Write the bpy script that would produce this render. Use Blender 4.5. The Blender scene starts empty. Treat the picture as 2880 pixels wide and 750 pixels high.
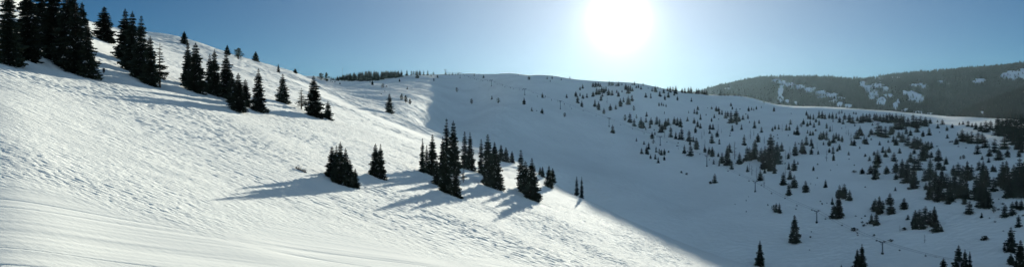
import bpy, math, random
import numpy as np
R = math.radians
D = bpy.data
SC = bpy.context.scene
COL = SC.collection

# ------------------------------------------------------------------ camera, sky, sun, exposure
F, U0, VH = 2260.0, 1440.0, 320.0          # focal length and eye level, in photograph pixels
SUN_U, SUN_V = 1740.0, 53.0
SUN_AZ = math.atan((SUN_U - U0) / F)       # clockwise from +Y
SUN_EL = math.atan((VH - SUN_V) / math.hypot(F, SUN_U - U0))
SUN_DIR = (math.sin(SUN_AZ) * math.cos(SUN_EL), math.cos(SUN_AZ) * math.cos(SUN_EL), math.sin(SUN_EL))

cam = D.cameras.new('camera')
cam.sensor_width = 36.0
cam.lens = 36.0 * F / 2880.0
cam.shift_y = -(375.0 - VH) / 2880.0
cam.clip_start = 0.5
cam.clip_end = 30000
camo = D.objects.new('camera', cam)
COL.objects.link(camo)
camo.rotation_euler = (R(90), 0, 0)
SC.camera = camo

world = D.worlds.new('World')
SC.world = world
world.use_nodes = True
nt = world.node_tree
nt.nodes.clear()
sky = nt.nodes.new('ShaderNodeTexSky')
sky.sky_type = 'NISHITA'
sky.sun_disc = False
sky.sun_elevation = SUN_EL
sky.sun_rotation = SUN_AZ
sky.altitude = 3300
sky.air_density = 0.8
sky.dust_density = 0.3
sky.ozone_density = 3.0
bg = nt.nodes.new('ShaderNodeBackground')
bg.inputs['Strength'].default_value = 0.05
# bright aureole of ice crystals round the low sun, part of the sky in every direction it is seen from
tc = nt.nodes.new('ShaderNodeTexCoord')
dot = nt.nodes.new('ShaderNodeVectorMath'); dot.operation = 'DOT_PRODUCT'
nrm = nt.nodes.new('ShaderNodeVectorMath'); nrm.operation = 'NORMALIZE'
nt.links.new(tc.outputs['Generated'], nrm.inputs[0])
nt.links.new(nrm.outputs[0], dot.inputs[0])
dot.inputs[1].default_value = SUN_DIR
def wmath(op, a, b=None, clamp=False):
    n = nt.nodes.new('ShaderNodeMath'); n.operation = op; n.use_clamp = clamp
    for i, q in enumerate((a, b)):
        if q is None: continue
        if isinstance(q, (int, float)): n.inputs[i].default_value = q
        else: nt.links.new(q, n.inputs[i])
    return n.outputs[0]
dcl = wmath('MAXIMUM', dot.outputs['Value'], 0.0)
glow = None
for power, amp in ((5000, 30.0), (1100, 3.5), (200, 1.5), (60, 1.9), (16, 1.6)):
    g_ = wmath('MULTIPLY', wmath('POWER', dcl, float(power)), amp)
    glow = g_ if glow is None else wmath('ADD', glow, g_)
vm = nt.nodes.new('ShaderNodeVectorMath'); vm.operation = 'SCALE'
vm.inputs[0].default_value = (1.0, 1.0, 0.97)
nt.links.new(glow, vm.inputs['Scale'])
tint = nt.nodes.new('ShaderNodeVectorMath'); tint.operation = 'MULTIPLY'
nt.links.new(sky.outputs[0], tint.inputs[0]); tint.inputs[1].default_value = (0.17, 0.335, 0.375)
# added fill: unseen sky behind the viewer brightened to lift the shaded snow
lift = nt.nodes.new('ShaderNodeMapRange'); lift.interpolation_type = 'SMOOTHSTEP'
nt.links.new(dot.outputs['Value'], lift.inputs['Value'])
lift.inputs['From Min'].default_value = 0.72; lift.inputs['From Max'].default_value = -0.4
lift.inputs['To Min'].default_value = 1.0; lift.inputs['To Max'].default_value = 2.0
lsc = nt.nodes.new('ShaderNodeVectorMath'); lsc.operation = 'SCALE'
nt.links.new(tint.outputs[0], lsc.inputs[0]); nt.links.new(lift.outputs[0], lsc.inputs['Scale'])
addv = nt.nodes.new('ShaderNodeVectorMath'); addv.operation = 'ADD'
fill_fac = nt.nodes.new('ShaderNodeMapRange'); fill_fac.interpolation_type = 'SMOOTHSTEP'
nt.links.new(dot.outputs['Value'], fill_fac.inputs['Value'])
fill_fac.inputs['From Min'].default_value = 0.72; fill_fac.inputs['From Max'].default_value = -0.4
fill_fac.inputs['To Min'].default_value = 0.0; fill_fac.inputs['To Max'].default_value = 1.75
fill_col = nt.nodes.new('ShaderNodeVectorMath'); fill_col.operation = 'SCALE'; fill_col.inputs[0].default_value = (0.72, 1.0, 1.22)
nt.links.new(fill_fac.outputs[0], fill_col.inputs['Scale'])
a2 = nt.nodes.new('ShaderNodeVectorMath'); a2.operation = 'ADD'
nt.links.new(lsc.outputs[0], a2.inputs[0]); nt.links.new(fill_col.outputs[0], a2.inputs[1])
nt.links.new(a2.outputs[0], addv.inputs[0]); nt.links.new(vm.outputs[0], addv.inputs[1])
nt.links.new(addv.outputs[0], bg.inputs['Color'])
wo = nt.nodes.new('ShaderNodeOutputWorld')
nt.links.new(bg.outputs[0], wo.inputs['Surface'])

sun = D.lights.new('sun', 'SUN')
sun.energy = 5.0
sun.angle = R(0.5)
sun.color = (1.0, 0.965, 0.84)
suno = D.objects.new('sun', sun)
COL.objects.link(suno)
suno.rotation_euler = (R(90) - SUN_EL, 0, math.pi - SUN_AZ)
suno.rotation_euler = (math.pi / 2 - SUN_EL, 0, math.pi - SUN_AZ)

SC.view_settings.view_transform = 'Standard'
SC.view_settings.look = 'None'
SC.view_settings.gamma = 1.0
SC.view_settings.use_curve_mapping = False
SC.view_settings.exposure = 1.4
SC.cycles.volume_step_rate = 5.0
SC.cycles.max_bounces = 6
SC.cycles.volume_bounces = 0

# ------------------------------------------------------------------ noise
def fade(t): return t * t * t * (t * (t * 6 - 15) + 10)
_gcache = {}
def perlin(x, y, seed=0):
    if seed not in _gcache:
        rg = np.random.RandomState(seed)
        a = rg.rand(256, 256) * 2 * np.pi
        _gcache[seed] = (np.cos(a).astype(np.float32), np.sin(a).astype(np.float32))
    gx, gy = _gcache[seed]
    xi = np.floor(x).astype(np.int64); yi = np.floor(y).astype(np.int64)
    xf = (x - xi).astype(np.float32); yf = (y - yi).astype(np.float32)
    def g(i, j, dx, dy):
        a = (xi + i) & 255; b = (yi + j) & 255
        return gx[a, b] * dx + gy[a, b] * dy
    u = fade(xf); v = fade(yf)
    n0 = g(0, 0, xf, yf) * (1 - u) + g(1, 0, xf - 1, yf) * u
    n1 = g(0, 1, xf, yf - 1) * (1 - u) + g(1, 1, xf - 1, yf - 1) * u
    return (n0 * (1 - v) + n1 * v) * 1.5

def smooth(e0, e1, x):
    t = np.clip((x - e0) / (e1 - e0), 0, 1)
    return t * t * (3 - 2 * t)

# ------------------------------------------------------------------ the lie of the land
# The near slope is a broad snowfield falling to the right (GX); the bowl behind it is
# interpolated between surveyed points (bearing, distance, elevation angle).
GX, GY, HB = -0.35, 0.0, 32.0
def plane_t(a, d):
    return GX * a + GY - HB / d

SURV = [  # u, v, distance
 # near slope: on the plane
]
def near_d(u, v):
    a = (u - U0) / F
    return HB / (GX * a + GY - (VH - v) / F)
NEAR = [(0,300),(0,500),(0,750),(150,190),(150,400),(300,600),(300,750),(240,217),(335,300),(450,180),(560,260),(560,125),(450,95),
        (600,400),(600,600),(700,750),(671,160),(671,312),(800,289),(783,190),(885,328),(885,500),(833,206),(900,650),(1060,500),(1000,400),
        (1094,319),(1150,400),(1100,600),(1100,750),(1270,487),(1260,560),(1300,660),(1396,530),(1400,600),(1497,560),(1500,680),(1500,750),
        (1545,526),(1600,620),(1635,556),(1700,650),(1700,720),(1800,680),(1900,730),(224,53),(335,87),(894,260),(1000,290)]
CREST = [(1118,321),(1230,372),(1330,413),(1442,449),(1565,516),(1677,572),(1789,626),(1900,674),(2012,715),(2124,752),(2240,800)]
for u, v in NEAR + CREST:
    SURV.append((u, v, 518.0 if u == 1442 else near_d(u, v)))
# hill skyline on the left, then its hidden far side
for u, v in [(224,53),(335,87),(447,107),(559,126),(671,161),(783,191),(833,205)]:
    d = near_d(u, v)
    SURV.append((u, v + 22, d * 1.35)); SURV.append((u, v + 70, d * 2.2))
for v, d in ((-75, 300), (-95, 430), (-40, 620)):
    SURV.append((-100, v + 30, d)); SURV.append((-500, v - 100, d))
SURV += [(-500,400,110),(-500,750,70),(-500,100,200)]
# hidden valley beyond the crest
for u, d, z in [(1230,680,-22),(1330,640,-45),(1442,640,-72),(1565,600,-92),(1677,570,-103),(1789,540,-109),(1900,500,-110),(2012,470,-108),(2240,440,-104),(2500,380,-98),(2900,330,-90)]:
    SURV.append((u, VH - F * z / d, d))
for u, v in CREST[1:-1]:
    d = 518.0 if u == 1442 else near_d(u, v)
    SURV.append((u, v + 14, d * 1.07)); SURV.append((u, v + 10, d - 26))
# bowl
SURV += [(894,240,800),(961,240,1080),(961,262,830),(1047,239,1120),(1030,280,750),(1118,262,930),(1118,240,1160),(1118,285,780),(1200,300,860),(1230,335,770),(1230,300,930),(1230,262,1120),(1230,238,1280),(1290,330,930),(1290,285,1120),(1290,262,1230),(1285,240,1340),(1290,365,820),
 (1170,335,670),
 (1350,395,720),(1370,330,860),(1370,300,970),(1370,255,1180),(1400,370,780),(1442,400,780),(1442,436,720),(1565,500,700),(1565,400,850),(1565,320,980),(1565,260,1110),
 (1677,560,660),(1677,450,820),(1677,340,980),(1677,270,1120),(1789,610,620),(1800,500,760),(1800,400,900),(1800,300,1080),(1900,660,600),(1900,560,700),(1900,450,830),(1900,330,1040),
 (2012,700,570),(2012,600,650),(2050,480,790),(2050,370,960),(2050,300,1100),(2200,740,540),(2200,620,620),(2200,500,740),(2200,400,880),(2200,330,1020),
 (2400,740,520),(2400,620,600),(2400,500,710),(2400,400,850),(2400,340,980),(2600,740,500),(2600,620,570),(2600,500,670),(2600,400,810),(2600,350,930),
 (2880,740,470),(2880,600,540),(2880,480,640),(2880,390,780),(3200,740,440),(3200,500,580),(3200,390,760)]
RIM = [(894,220,1150),(961,224,1400),(1030,222,1480),(1118,214,1500),(1200,211,1500),(1260,210,1500),(1330,209,1500),(1397,209,1460),(1480,212,1350),(1565,218,1240),(1677,228,1205),(1740,234,1160),(1811,243,1145),(1900,255,1210),(1990,266,1200),
 (2102,273,1200),(2180,292,1160),(2280,299,1150),(2381,305,1140),(2530,315,1120),(2683,328,1080),(2795,336,1050),(2880,341,1030),(3200,350,980)]
for u, v, d in RIM:
    SURV.append((u, v, d))
    z = (VH - v) / F * d
    SURV.append((u, VH - F * (z - 12) / (d * 1.1), d * 1.1))
    SURV.append((u, VH - F * (z - 75) / (d * 1.4), d * 1.4))
    SURV.append((u, VH - F * (z - 150) / (d * 2.2), d * 2.2))
SURV = np.array(SURV, dtype=np.float64)
def dom(u, d):
    return (u - U0) / 420.0, np.log(d) * 2.4
PX, PY = dom(SURV[:, 0], SURV[:, 2])
PT = (VH - SURV[:, 1]) / F - plane_t((SURV[:, 0] - U0) / F, SURV[:, 2])
CQ = 0.05
def kern(r2): return np.sqrt(r2 + CQ)
_A = kern((PX[:, None] - PX[None]) ** 2 + (PY[:, None] - PY[None]) ** 2)
_A += -1e-3 * np.eye(len(PX))
WGT = np.linalg.solve(_A, PT)

def ang_t(u, d):
    """tangent of elevation of the ground at bearing u, depth d"""
    sh = np.broadcast(u, d).shape
    u = np.broadcast_to(u, sh).ravel().astype(np.float64); d = np.broadcast_to(d, sh).ravel().astype(np.float64)
    out = np.empty(len(u))
    for s in range(0, len(u), 200000):
        uu = np.clip(u[s:s + 200000], -700, 3600); dd = np.clip(d[s:s + 200000], 55, 2600)
        qx, qy = dom(uu, dd)
        r = np.zeros(len(uu))
        for k in range(len(PX)):
            r += WGT[k] * kern((qx - PX[k]) ** 2 + (qy - PY[k]) ** 2)
        out[s:s + 200000] = r + plane_t((uu - U0) / F, dd)
    return out.reshape(sh)

# tabulate once, then look up
TU = np.linspace(-700, 3600, 431)
TL = np.linspace(math.log(4.0), math.log(2600.0), 620)
_g = ang_t(TU[:, None], np.exp(TL)[None, :])
# the knoll the camera stands on, and the ground between it and the snowfield
_dd = np.exp(TL)[None, :]; _a = (TU[:, None] - U0) / F
edge = np.minimum(_g[:, [int(np.searchsorted(TL, math.log(75)))]], -0.20) - 0.02
knoll = -1.9 / _dd - 0.20 - 0.10 * smooth(10, 30, _dd) * smooth(80, 40, _dd)
kb = smooth(math.log(48), math.log(72), TL)[None, :]
_g = knoll * (1 - kb) + _g * kb
_g = np.where(_dd > 1.0, _g, knoll)
# hollows and rolls of the bowl floor
_xx = _a * _dd
_g = _g + (2.4 * perlin(_xx / 85, _dd / 110 + 0 * _xx, 60) + 1.1 * perlin(_xx / 38, _dd / 60 + 0 * _xx, 61)) * smooth(600, 760, _dd) * np.where(TU[:, None] < 1560, smooth(1750, 1600, _dd), smooth(1180, 1080, _dd) + smooth(1640, 1560, TU[:, None]) * (smooth(1750, 1600, _dd) - smooth(1180, 1080, _dd))) / _dd

def ground_t(u, d):
    fu = np.clip((u - TU[0]) / (TU[1] - TU[0]), 0, len(TU) - 1.001)
    fl = np.clip((np.log(d) - TL[0]) / (TL[1] - TL[0]), 0, len(TL) - 1.001)
    i = fu.astype(int); j = fl.astype(int); a = fu - i; b = fl - j
    # smoothstep-free bilinear on a dense table
    return (_g[i, j] * (1 - a) * (1 - b) + _g[i + 1, j] * a * (1 - b) + _g[i, j + 1] * (1 - a) * b + _g[i + 1, j + 1] * a * b)

def ground_z(x, y):
    x = np.asarray(x, float); y = np.asarray(y, float)
    return ground_t(U0 + F * x / np.maximum(y, 1e-3), y) * y

_dl = np.exp(np.linspace(math.log(72), math.log(1700), 2600))
def hit(u, v):
    """ground point seen along bearing u at elevation v (first crossing walking outwards)"""
    t = ground_t(np.full(len(_dl), float(u)), _dl)
    tr = (VH - v) / F
    run = np.maximum.accumulate(t)
    k = int(np.argmax(run >= tr))
    if run[-1] < tr:
        k = int(np.argmax(t))
        for q in range(len(t)):                     # first local rim close to the greatest elevation
            if t[q] > t.max() - 0.0006: k = q; break
    y = float(_dl[k])
    return (u - U0) / F * y, y, float(t[k]) * y
# ------------------------------------------------------------------ materials
def mat(name):
    m = D.materials.new(name); m.use_nodes = True
    n = m.node_tree; n.nodes.clear()
    out = n.nodes.new('ShaderNodeOutputMaterial')
    p = n.nodes.new('ShaderNodeBsdfPrincipled')
    n.links.new(p.outputs[0], out.inputs['Surface'])
    return m, n, p, out
def simple(name, col, rough=0.7, metal=0.0, var=0.0, scale=1.0):
    m, n, p, o = mat(name)
    if rough > .8: p.inputs['Specular IOR Level'].default_value = 0.03
    p.inputs['Base Color'].default_value = (*col, 1); p.inputs['Roughness'].default_value = rough
    p.inputs['Metallic'].default_value = metal
    if var:
        t = n.nodes.new('ShaderNodeTexCoord'); z = n.nodes.new('ShaderNodeTexNoise'); z.inputs['Scale'].default_value = scale
        n.links.new(t.outputs['Object'], z.inputs['Vector'])
        oi = n.nodes.new('ShaderNodeObjectInfo')
        ad = n.nodes.new('ShaderNodeMath'); ad.operation = 'ADD'
        n.links.new(z.outputs['Fac'], ad.inputs[0]); n.links.new(oi.outputs['Random'], ad.inputs[1])
        r = n.nodes.new('ShaderNodeMapRange'); r.inputs['From Min'].default_value = 0.4; r.inputs['From Max'].default_value = 1.6
        r.inputs['To Min'].default_value = 1 - var; r.inputs['To Max'].default_value = 1 + var
        n.links.new(ad.outputs[0], r.inputs['Value'])
        mx = n.nodes.new('ShaderNodeVectorMath'); mx.operation = 'SCALE'; mx.inputs[0].default_value = col
        n.links.new(r.outputs[0], mx.inputs['Scale']); n.links.new(mx.outputs[0], p.inputs['Base Color'])
    return m

def snow_material():
    m, n, p, out = mat('snow')
    p.inputs['Roughness'].default_value = 1.0
    p.inputs['Specular IOR Level'].default_value = 0.03
    geo = n.nodes.new('ShaderNodeNewGeometry')
    def noise(scale_vec, scale, detail, rough=0.6):
        mp = n.nodes.new('ShaderNodeMapping'); mp.inputs['Scale'].default_value = scale_vec
        n.links.new(geo.outputs['Position'], mp.inputs['Vector'])
        z = n.nodes.new('ShaderNodeTexNoise'); z.inputs['Scale'].default_value = scale; z.inputs['Detail'].default_value = detail
        z.inputs['Roughness'].default_value = rough
        n.links.new(mp.outputs[0], z.inputs['Vector']); return z.outputs['Fac']
    at = n.nodes.new('ShaderNodeAttribute'); at.attribute_name = 'groomed'
    big = noise((1, 1, 0), 0.02, 3); fine = noise((0.8, 1.6, 0), 0.9, 5)
    ramp = n.nodes.new('ShaderNodeMapRange'); n.links.new(big, ramp.inputs['Value'])
    ramp.inputs['From Min'].default_value = 0.3; ramp.inputs['From Max'].default_value = 0.7
    ramp.inputs['To Min'].default_value = 0.80; ramp.inputs['To Max'].default_value = 0.88
    sc = n.nodes.new('ShaderNodeVectorMath'); sc.operation = 'SCALE'; sc.inputs[0].default_value = (0.985, 1.0, 0.94)
    n.links.new(ramp.outputs[0], sc.inputs['Scale']); n.links.new(sc.outputs[0], p.inputs['Base Color'])
    # choppy ski tracks, faded out on the groomed run
    bm_ = n.nodes.new('ShaderNodeBump'); bm_.inputs['Distance'].default_value = 0.35
    inv = n.nodes.new('ShaderNodeMapRange'); n.links.new(at.outputs['Fac'], inv.inputs['Value'])
    inv.inputs['To Min'].default_value = 0.55; inv.inputs['To Max'].default_value = 0.12
    n.links.new(inv.outputs[0], bm_.inputs['Strength']); n.links.new(fine, bm_.inputs['Height'])
    n.links.new(bm_.outputs[0], p.inputs['Normal'])
    return m
M_SNOW = snow_material()

def link(o, parent=None):
    COL.objects.link(o)
    if parent is not None: o.parent = parent
    return o
def tag(o, label=None, cat=None, group=None, kind=None):
    if label: o['label'] = label
    if cat: o['category'] = cat
    if group: o['group'] = group
    if kind: o['kind'] = kind
    return o
def np_mesh(name, V, Fc, mats, midx=None, smooth_=False):
    """Fc: (n,3) or (n,4) int array"""
    me = D.meshes.new(name)
    V = np.asarray(V, np.float32); Fc = np.asarray(Fc, np.int32); k = Fc.shape[1]
    me.vertices.add(len(V)); me.vertices.foreach_set('co', V.ravel())
    me.loops.add(len(Fc) * k); me.loops.foreach_set('vertex_index', Fc.ravel())
    me.polygons.add(len(Fc))
    me.polygons.foreach_set('loop_start', np.arange(0, len(Fc) * k, k, dtype=np.int32))
    try: me.polygons.foreach_set('loop_total', np.full(len(Fc), k, np.int32))
    except Exception: pass
    for m in mats: me.materials.append(m)
    if midx is not None: me.polygons.foreach_set('material_index', np.asarray(midx, np.int32))
    me.polygons.foreach_set('use_smooth', np.full(len(Fc), bool(smooth_)))
    me.update(calc_edges=True)
    me.validate()
    return me

# ------------------------------------------------------------------ snow ground
def seg_dist(x, y, pts):
    best = np.full(x.shape, 1e9)
    for (ax, ay), (bx, by) in zip(pts[:-1], pts[1:]):
        dx, dy = bx - ax, by - ay
        t = np.clip(((x - ax) * dx + (y - ay) * dy) / (dx * dx + dy * dy), 0, 1)
        best = np.minimum(best, np.hypot(x - ax - t * dx, y - ay - t * dy))
    return best
RUN_PTS = [hit(u, v)[:2] for u, v in [(850,236),(894,256),(950,285),(1010,312),(1090,345),(1180,378),(1240,398)]]
def relief(x, y, d):
    wx = x + 1.6 * perlin(x / 17, y / 17, 3); wy = y + 1.2 * perlin(x / 13, y / 13, 4)
    groom = smooth(10, -10, y - (100 + 1.05 * (x + 66)) + 9 * perlin(x / 26, y / 26, 5)) * smooth(70, 20, x)
    rd = seg_dist(x, y, RUN_PTS)
    groom = np.maximum(groom, 0.8 * smooth(22, 9, rd + 5 * perlin(x / 25, y / 25, 15)))
    far = smooth(620, 800, y)
    shade_side = smooth(-40, 60, x) * far
    def chop(k, sd, amp):
        n1 = perlin(wx / (3.4 * k), wy / (1.5 * k), sd)
        n2 = perlin(wx / (1.7 * k) + 9, wy / (0.85 * k), sd + 1)
        ridg = 1 - 2 * np.abs(perlin(wx / (4.2 * k) + 4, wy / (2.2 * k) + 7, sd + 2))
        return amp * k * (0.13 * n1 + 0.07 * n2 - 0.13 * np.clip(ridg, 0, 1) ** 3)
    wn = smooth(210, 120, y); wf = smooth(330, 560, y)
    m = chop(0.55, 20, 0.55) * wn + (chop(1.0, 24, 0.72) + chop(0.55, 34, 0.5)) * (1 - wn) * (1 - wf) + chop(2.0, 28, 1.25) * wf + 0.06 * perlin(wx / 9, wy / 6, 8)
    patch = 0.7 + 0.65 * smooth(-0.5, 0.5, perlin(x / 40, y / 30, 10))
    m = m * patch * (1 - groom * 0.97)
    m *= 1 - 0.55 * shade_side
        # skiers' lines, some straight, some linked turns
    rt = random.Random(31)
    for q in range(26):
        x0, y0 = (rt.uniform(-110, 60), rt.uniform(120, 380)) if q < 15 else (rt.uniform(-60, 330), rt.uniform(620, 1050))
        big = q >= 15
        Lg = rt.uniform(40, 120) * (2.5 if big else 1); slope_ = rt.uniform(-.7, .7); am = rt.uniform(.5, 4.0) * (2.2 if big else 1); wl = rt.uniform(9, 24) * (1.8 if big else 1)
        yc = y0 + slope_ * (x - x0) + am * np.sin((x - x0) * 6.283 / wl)
        w_ = .38 if not big else 1.1
        e_ = (y - yc) / w_
        on = smooth(0, 8, x - x0) * smooth(0, 8, x0 + Lg - x)
        m = m + on * (-.12 * np.exp(-e_ ** 2) + .07 * np.exp(-(e_ - 2) ** 2)) * (0.3 if not big else 1.5) * (1 - .8 * groom)
    # machine-groomed lanes and old tracks run down across the foreground
    s = (x * 0.69 + y * 0.72)
    w2 = (x * 0.72 - y * 0.69)
    lanes = 0.055 * perlin(w2 / 3.4, s / 70, 11) + 0.05 * np.clip(1 - np.abs(perlin(w2 / 6.0 + 5, s / 120, 12)) * 14, 0, 1) * -1 + 0.02 * perlin(w2 / 0.9, s / 25, 13)
    roll = 0.8 * perlin(x / 60, y / 60, 14) + 0.35 * perlin(x / 22, y / 22, 16)
    return m + lanes * groom * 1.3 + roll * 0.5 * smooth(70, 120, y), groom

def build_ground():
    ua = np.concatenate([np.linspace(-5200, -60, 90)[:-1], np.linspace(-60, 2940, 1180), np.linspace(2940, 8000, 90)[1:]])
    dl = np.concatenate([np.exp(np.linspace(math.log(4), math.log(78), 60))[:-1], np.exp(np.linspace(math.log(78), math.log(520), 1050))[:-1],
                         np.exp(np.linspace(math.log(520), math.log(1600), 900))[:-1], np.exp(np.linspace(math.log(1600), math.log(9000), 60))])
    UU, DD = np.meshgrid(ua, dl, indexing='ij')
    X = (UU - U0) / F * DD; Y = DD.copy()
    t = ground_t(UU, np.clip(DD, 4, 2599)); Z = t * np.minimum(DD, 2599)
    rel, groom = relief(X, Y, DD)
    fadef = smooth(60, 78, DD) * smooth(1700, 1500, DD)
    Z = Z + rel * fadef
    # behind the far mountains the sheet sinks slowly
    Z = np.where(DD > 2599, Z - (DD - 2599) * 0.03, Z)
    n, k = UU.shape
    V = np.stack([X, Y, Z], -1).reshape(-1, 3)
    idx = np.arange(n * k).reshape(n, k)
    Fc = np.stack([idx[:-1, :-1], idx[1:, :-1], idx[1:, 1:], idx[:-1, 1:]], -1).reshape(-1, 4)
    me = np_mesh('snow_ground', V, Fc, [M_SNOW], None, True)
    a = me.attributes.new('groomed', 'FLOAT', 'POINT'); a.data.foreach_set('value', groom.astype(np.float32).ravel())
    o = link(D.objects.new('snow_ground', me)); tag(o, kind='structure')
    # ground behind and beside the camera
    zb = -3.0
    Vb = []; Fb = []
    ring = [4, 30, 120, 600, 3000, 9000]
    # closes the circle behind the camera in a half disc
    x0, x1 = X[0], X[-1]
    angs = np.linspace(math.atan2(4, (ua[-1] - U0) / F * 4), math.atan2(4, (ua[0] - U0) / F * 4) - 2 * math.pi, 40)
    zl = Z[0, [0, 60, 300, 1100, k - 30, k - 1]]; zr = Z[-1, [0, 60, 300, 1100, k - 30, k - 1]]
    rr = [dl[0], dl[60], dl[300], dl[1100], dl[k - 30], dl[k - 1]]
    for i, a_ in enumerate(angs):
        f = i / (len(angs) - 1)
        fl = abs((U0 - ua[0]) / F); fr = (ua[-1] - U0) / F
        lx = math.hypot(1, fr) * (1 - f) + math.hypot(1, fl) * f
        for r_, zL, zR in zip(rr, zl, zr):
            Vb.append((math.cos(a_) * r_ * lx, math.sin(a_) * r_ * lx, zR * (1 - f) + zL * f))
    Vb.append((0, 0, -1.9)); c = len(Vb) - 1
    q = len(rr)
    me2q = []; 
    for i in range(len(angs) - 1):
        for j in range(q - 1):
            me2q.append((i * q + j, i * q + j + 1, (i + 1) * q + j + 1, (i + 1) * q + j))
        me2q.append((c, i * q, (i + 1) * q, (i + 1) * q))
    me2 = D.meshes.new('snow_ground_rear')
    me2.from_pydata(Vb, [], [tuple(dict.fromkeys(f)) for f in me2q] + [(c, idx_) for idx_ in ()])
    me2.materials.append(M_SNOW); me2.update()
    # front fan between the camera's feet and the first row
    o2 = link(D.objects.new('snow_ground_behind', me2)); tag(o2, kind='structure')
    return o
build_ground()
# ------------------------------------------------------------------ trees
M_BARK = simple('bark', (0.085, 0.06, 0.045), 0.9, var=0.3, scale=3)
M_NEEDLE = simple('spruce_needles', (0.016, 0.023, 0.016), 0.85, var=0.45, scale=2.5)
M_NEEDLE2 = simple('fir_needles', (0.013, 0.022, 0.017), 0.85, var=0.45, scale=2.5)
M_PINE = simple('pine_needles', (0.028, 0.035, 0.020), 0.85, var=0.4, scale=2)
M_DEAD = simple('weathered_wood', (0.16, 0.145, 0.13), 0.9, var=0.25, scale=4)
M_FLECK = simple('snow_on_branches', (0.8, 0.82, 0.82), 0.7)
M_STEEL = simple('galvanised_steel', (0.16, 0.18, 0.19), 0.85, 0.0)
M_DARKM = simple('dark_painted_metal', (0.03, 0.035, 0.04), 0.95)
M_ROCK = simple('dark_rock', (0.07, 0.06, 0.055), 0.9, var=0.4, scale=3)

class MB:
    """collects faces for one mesh"""
    def __init__(s): s.V = []; s.F = []; s.M = []
    def quad(s, a, b, c, d, m=0):
        n = len(s.V); s.V += [a, b, c, d]; s.F.append((n, n + 1, n + 2, n + 3)); s.M.append(m)
    def tri(s, a, b, c, m=0): s.quad(a, b, c, c, m)
    def tube(s, p0, p1, r0, r1, n=6, m=0, cap=False):
        p0 = np.array(p0, float); p1 = np.array(p1, float); ax = p1 - p0; L = np.linalg.norm(ax); ax /= L
        t = np.cross(ax, (0, 0, 1.0)) if abs(ax[2]) < 0.9 else np.cross(ax, (1.0, 0, 0)); t /= np.linalg.norm(t); b = np.cross(ax, t)
        k = len(s.V)
        for i in range(n):
            a = 2 * math.pi * i / n; e = math.cos(a) * t + math.sin(a) * b
            s.V.append(tuple(p0 + e * r0)); s.V.append(tuple(p1 + e * r1))
        for i in range(n):
            j = (i + 1) % n; s.F.append((k + 2 * i, k + 2 * j, k + 2 * j + 1, k + 2 * i + 1)); s.M.append(m)
        if cap:
            for q, pc in ((0, p0), (1, p1)):
                c = len(s.V); s.V.append(tuple(pc))
                for i in range(n):
                    j = (i + 1) % n; s.F.append((k + 2 * i + q, k + 2 * j + q, c, c)); s.M.append(m)
    def box(s, c, sz, m=0):
        x, y, z = c; a, b, h = sz[0] / 2, sz[1] / 2, sz[2] / 2; k = len(s.V)
        s.V += [(x + i * a, y + j * b, z + l * h) for i in (-1, 1) for j in (-1, 1) for l in (-1, 1)]
        for f in ((0, 1, 3, 2), (4, 6, 7, 5), (0, 4, 5, 1), (2, 3, 7, 6), (0, 2, 6, 4), (1, 5, 7, 3)):
            s.F.append(tuple(k + q for q in f)); s.M.append(m)
    def mesh(s, name, mats, smooth_=False):
        me = D.meshes.new(name)
        me.from_pydata(s.V, [], [tuple(dict.fromkeys(f)) for f in s.F])
        for m in mats: me.materials.append(m)
        me.polygons.foreach_set('material_index', s.M)
        me.polygons.foreach_set('use_smooth', [smooth_] * len(s.F))
        me.update(); return me

def trunk_mb(mb, rng, h=1.0, r=0.016, m=0, lean=0.0, n=7):
    pts = [(0, 0, -0.05)]; x = y = 0.0
    for k in range(1, 7):
        x += rng.uniform(-.004, .004) + lean / 6; y += rng.uniform(-.004, .004)
        pts.append((x, y, h * k / 6))
    for k in range(6):
        z0 = max(pts[k][2], 0) / h; z1 = pts[k + 1][2] / h
        mb.tube(pts[k], pts[k + 1], r * (1.15 - z0) , r * (1.15 - z1) if k < 5 else r * 0.05, n, m)

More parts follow.
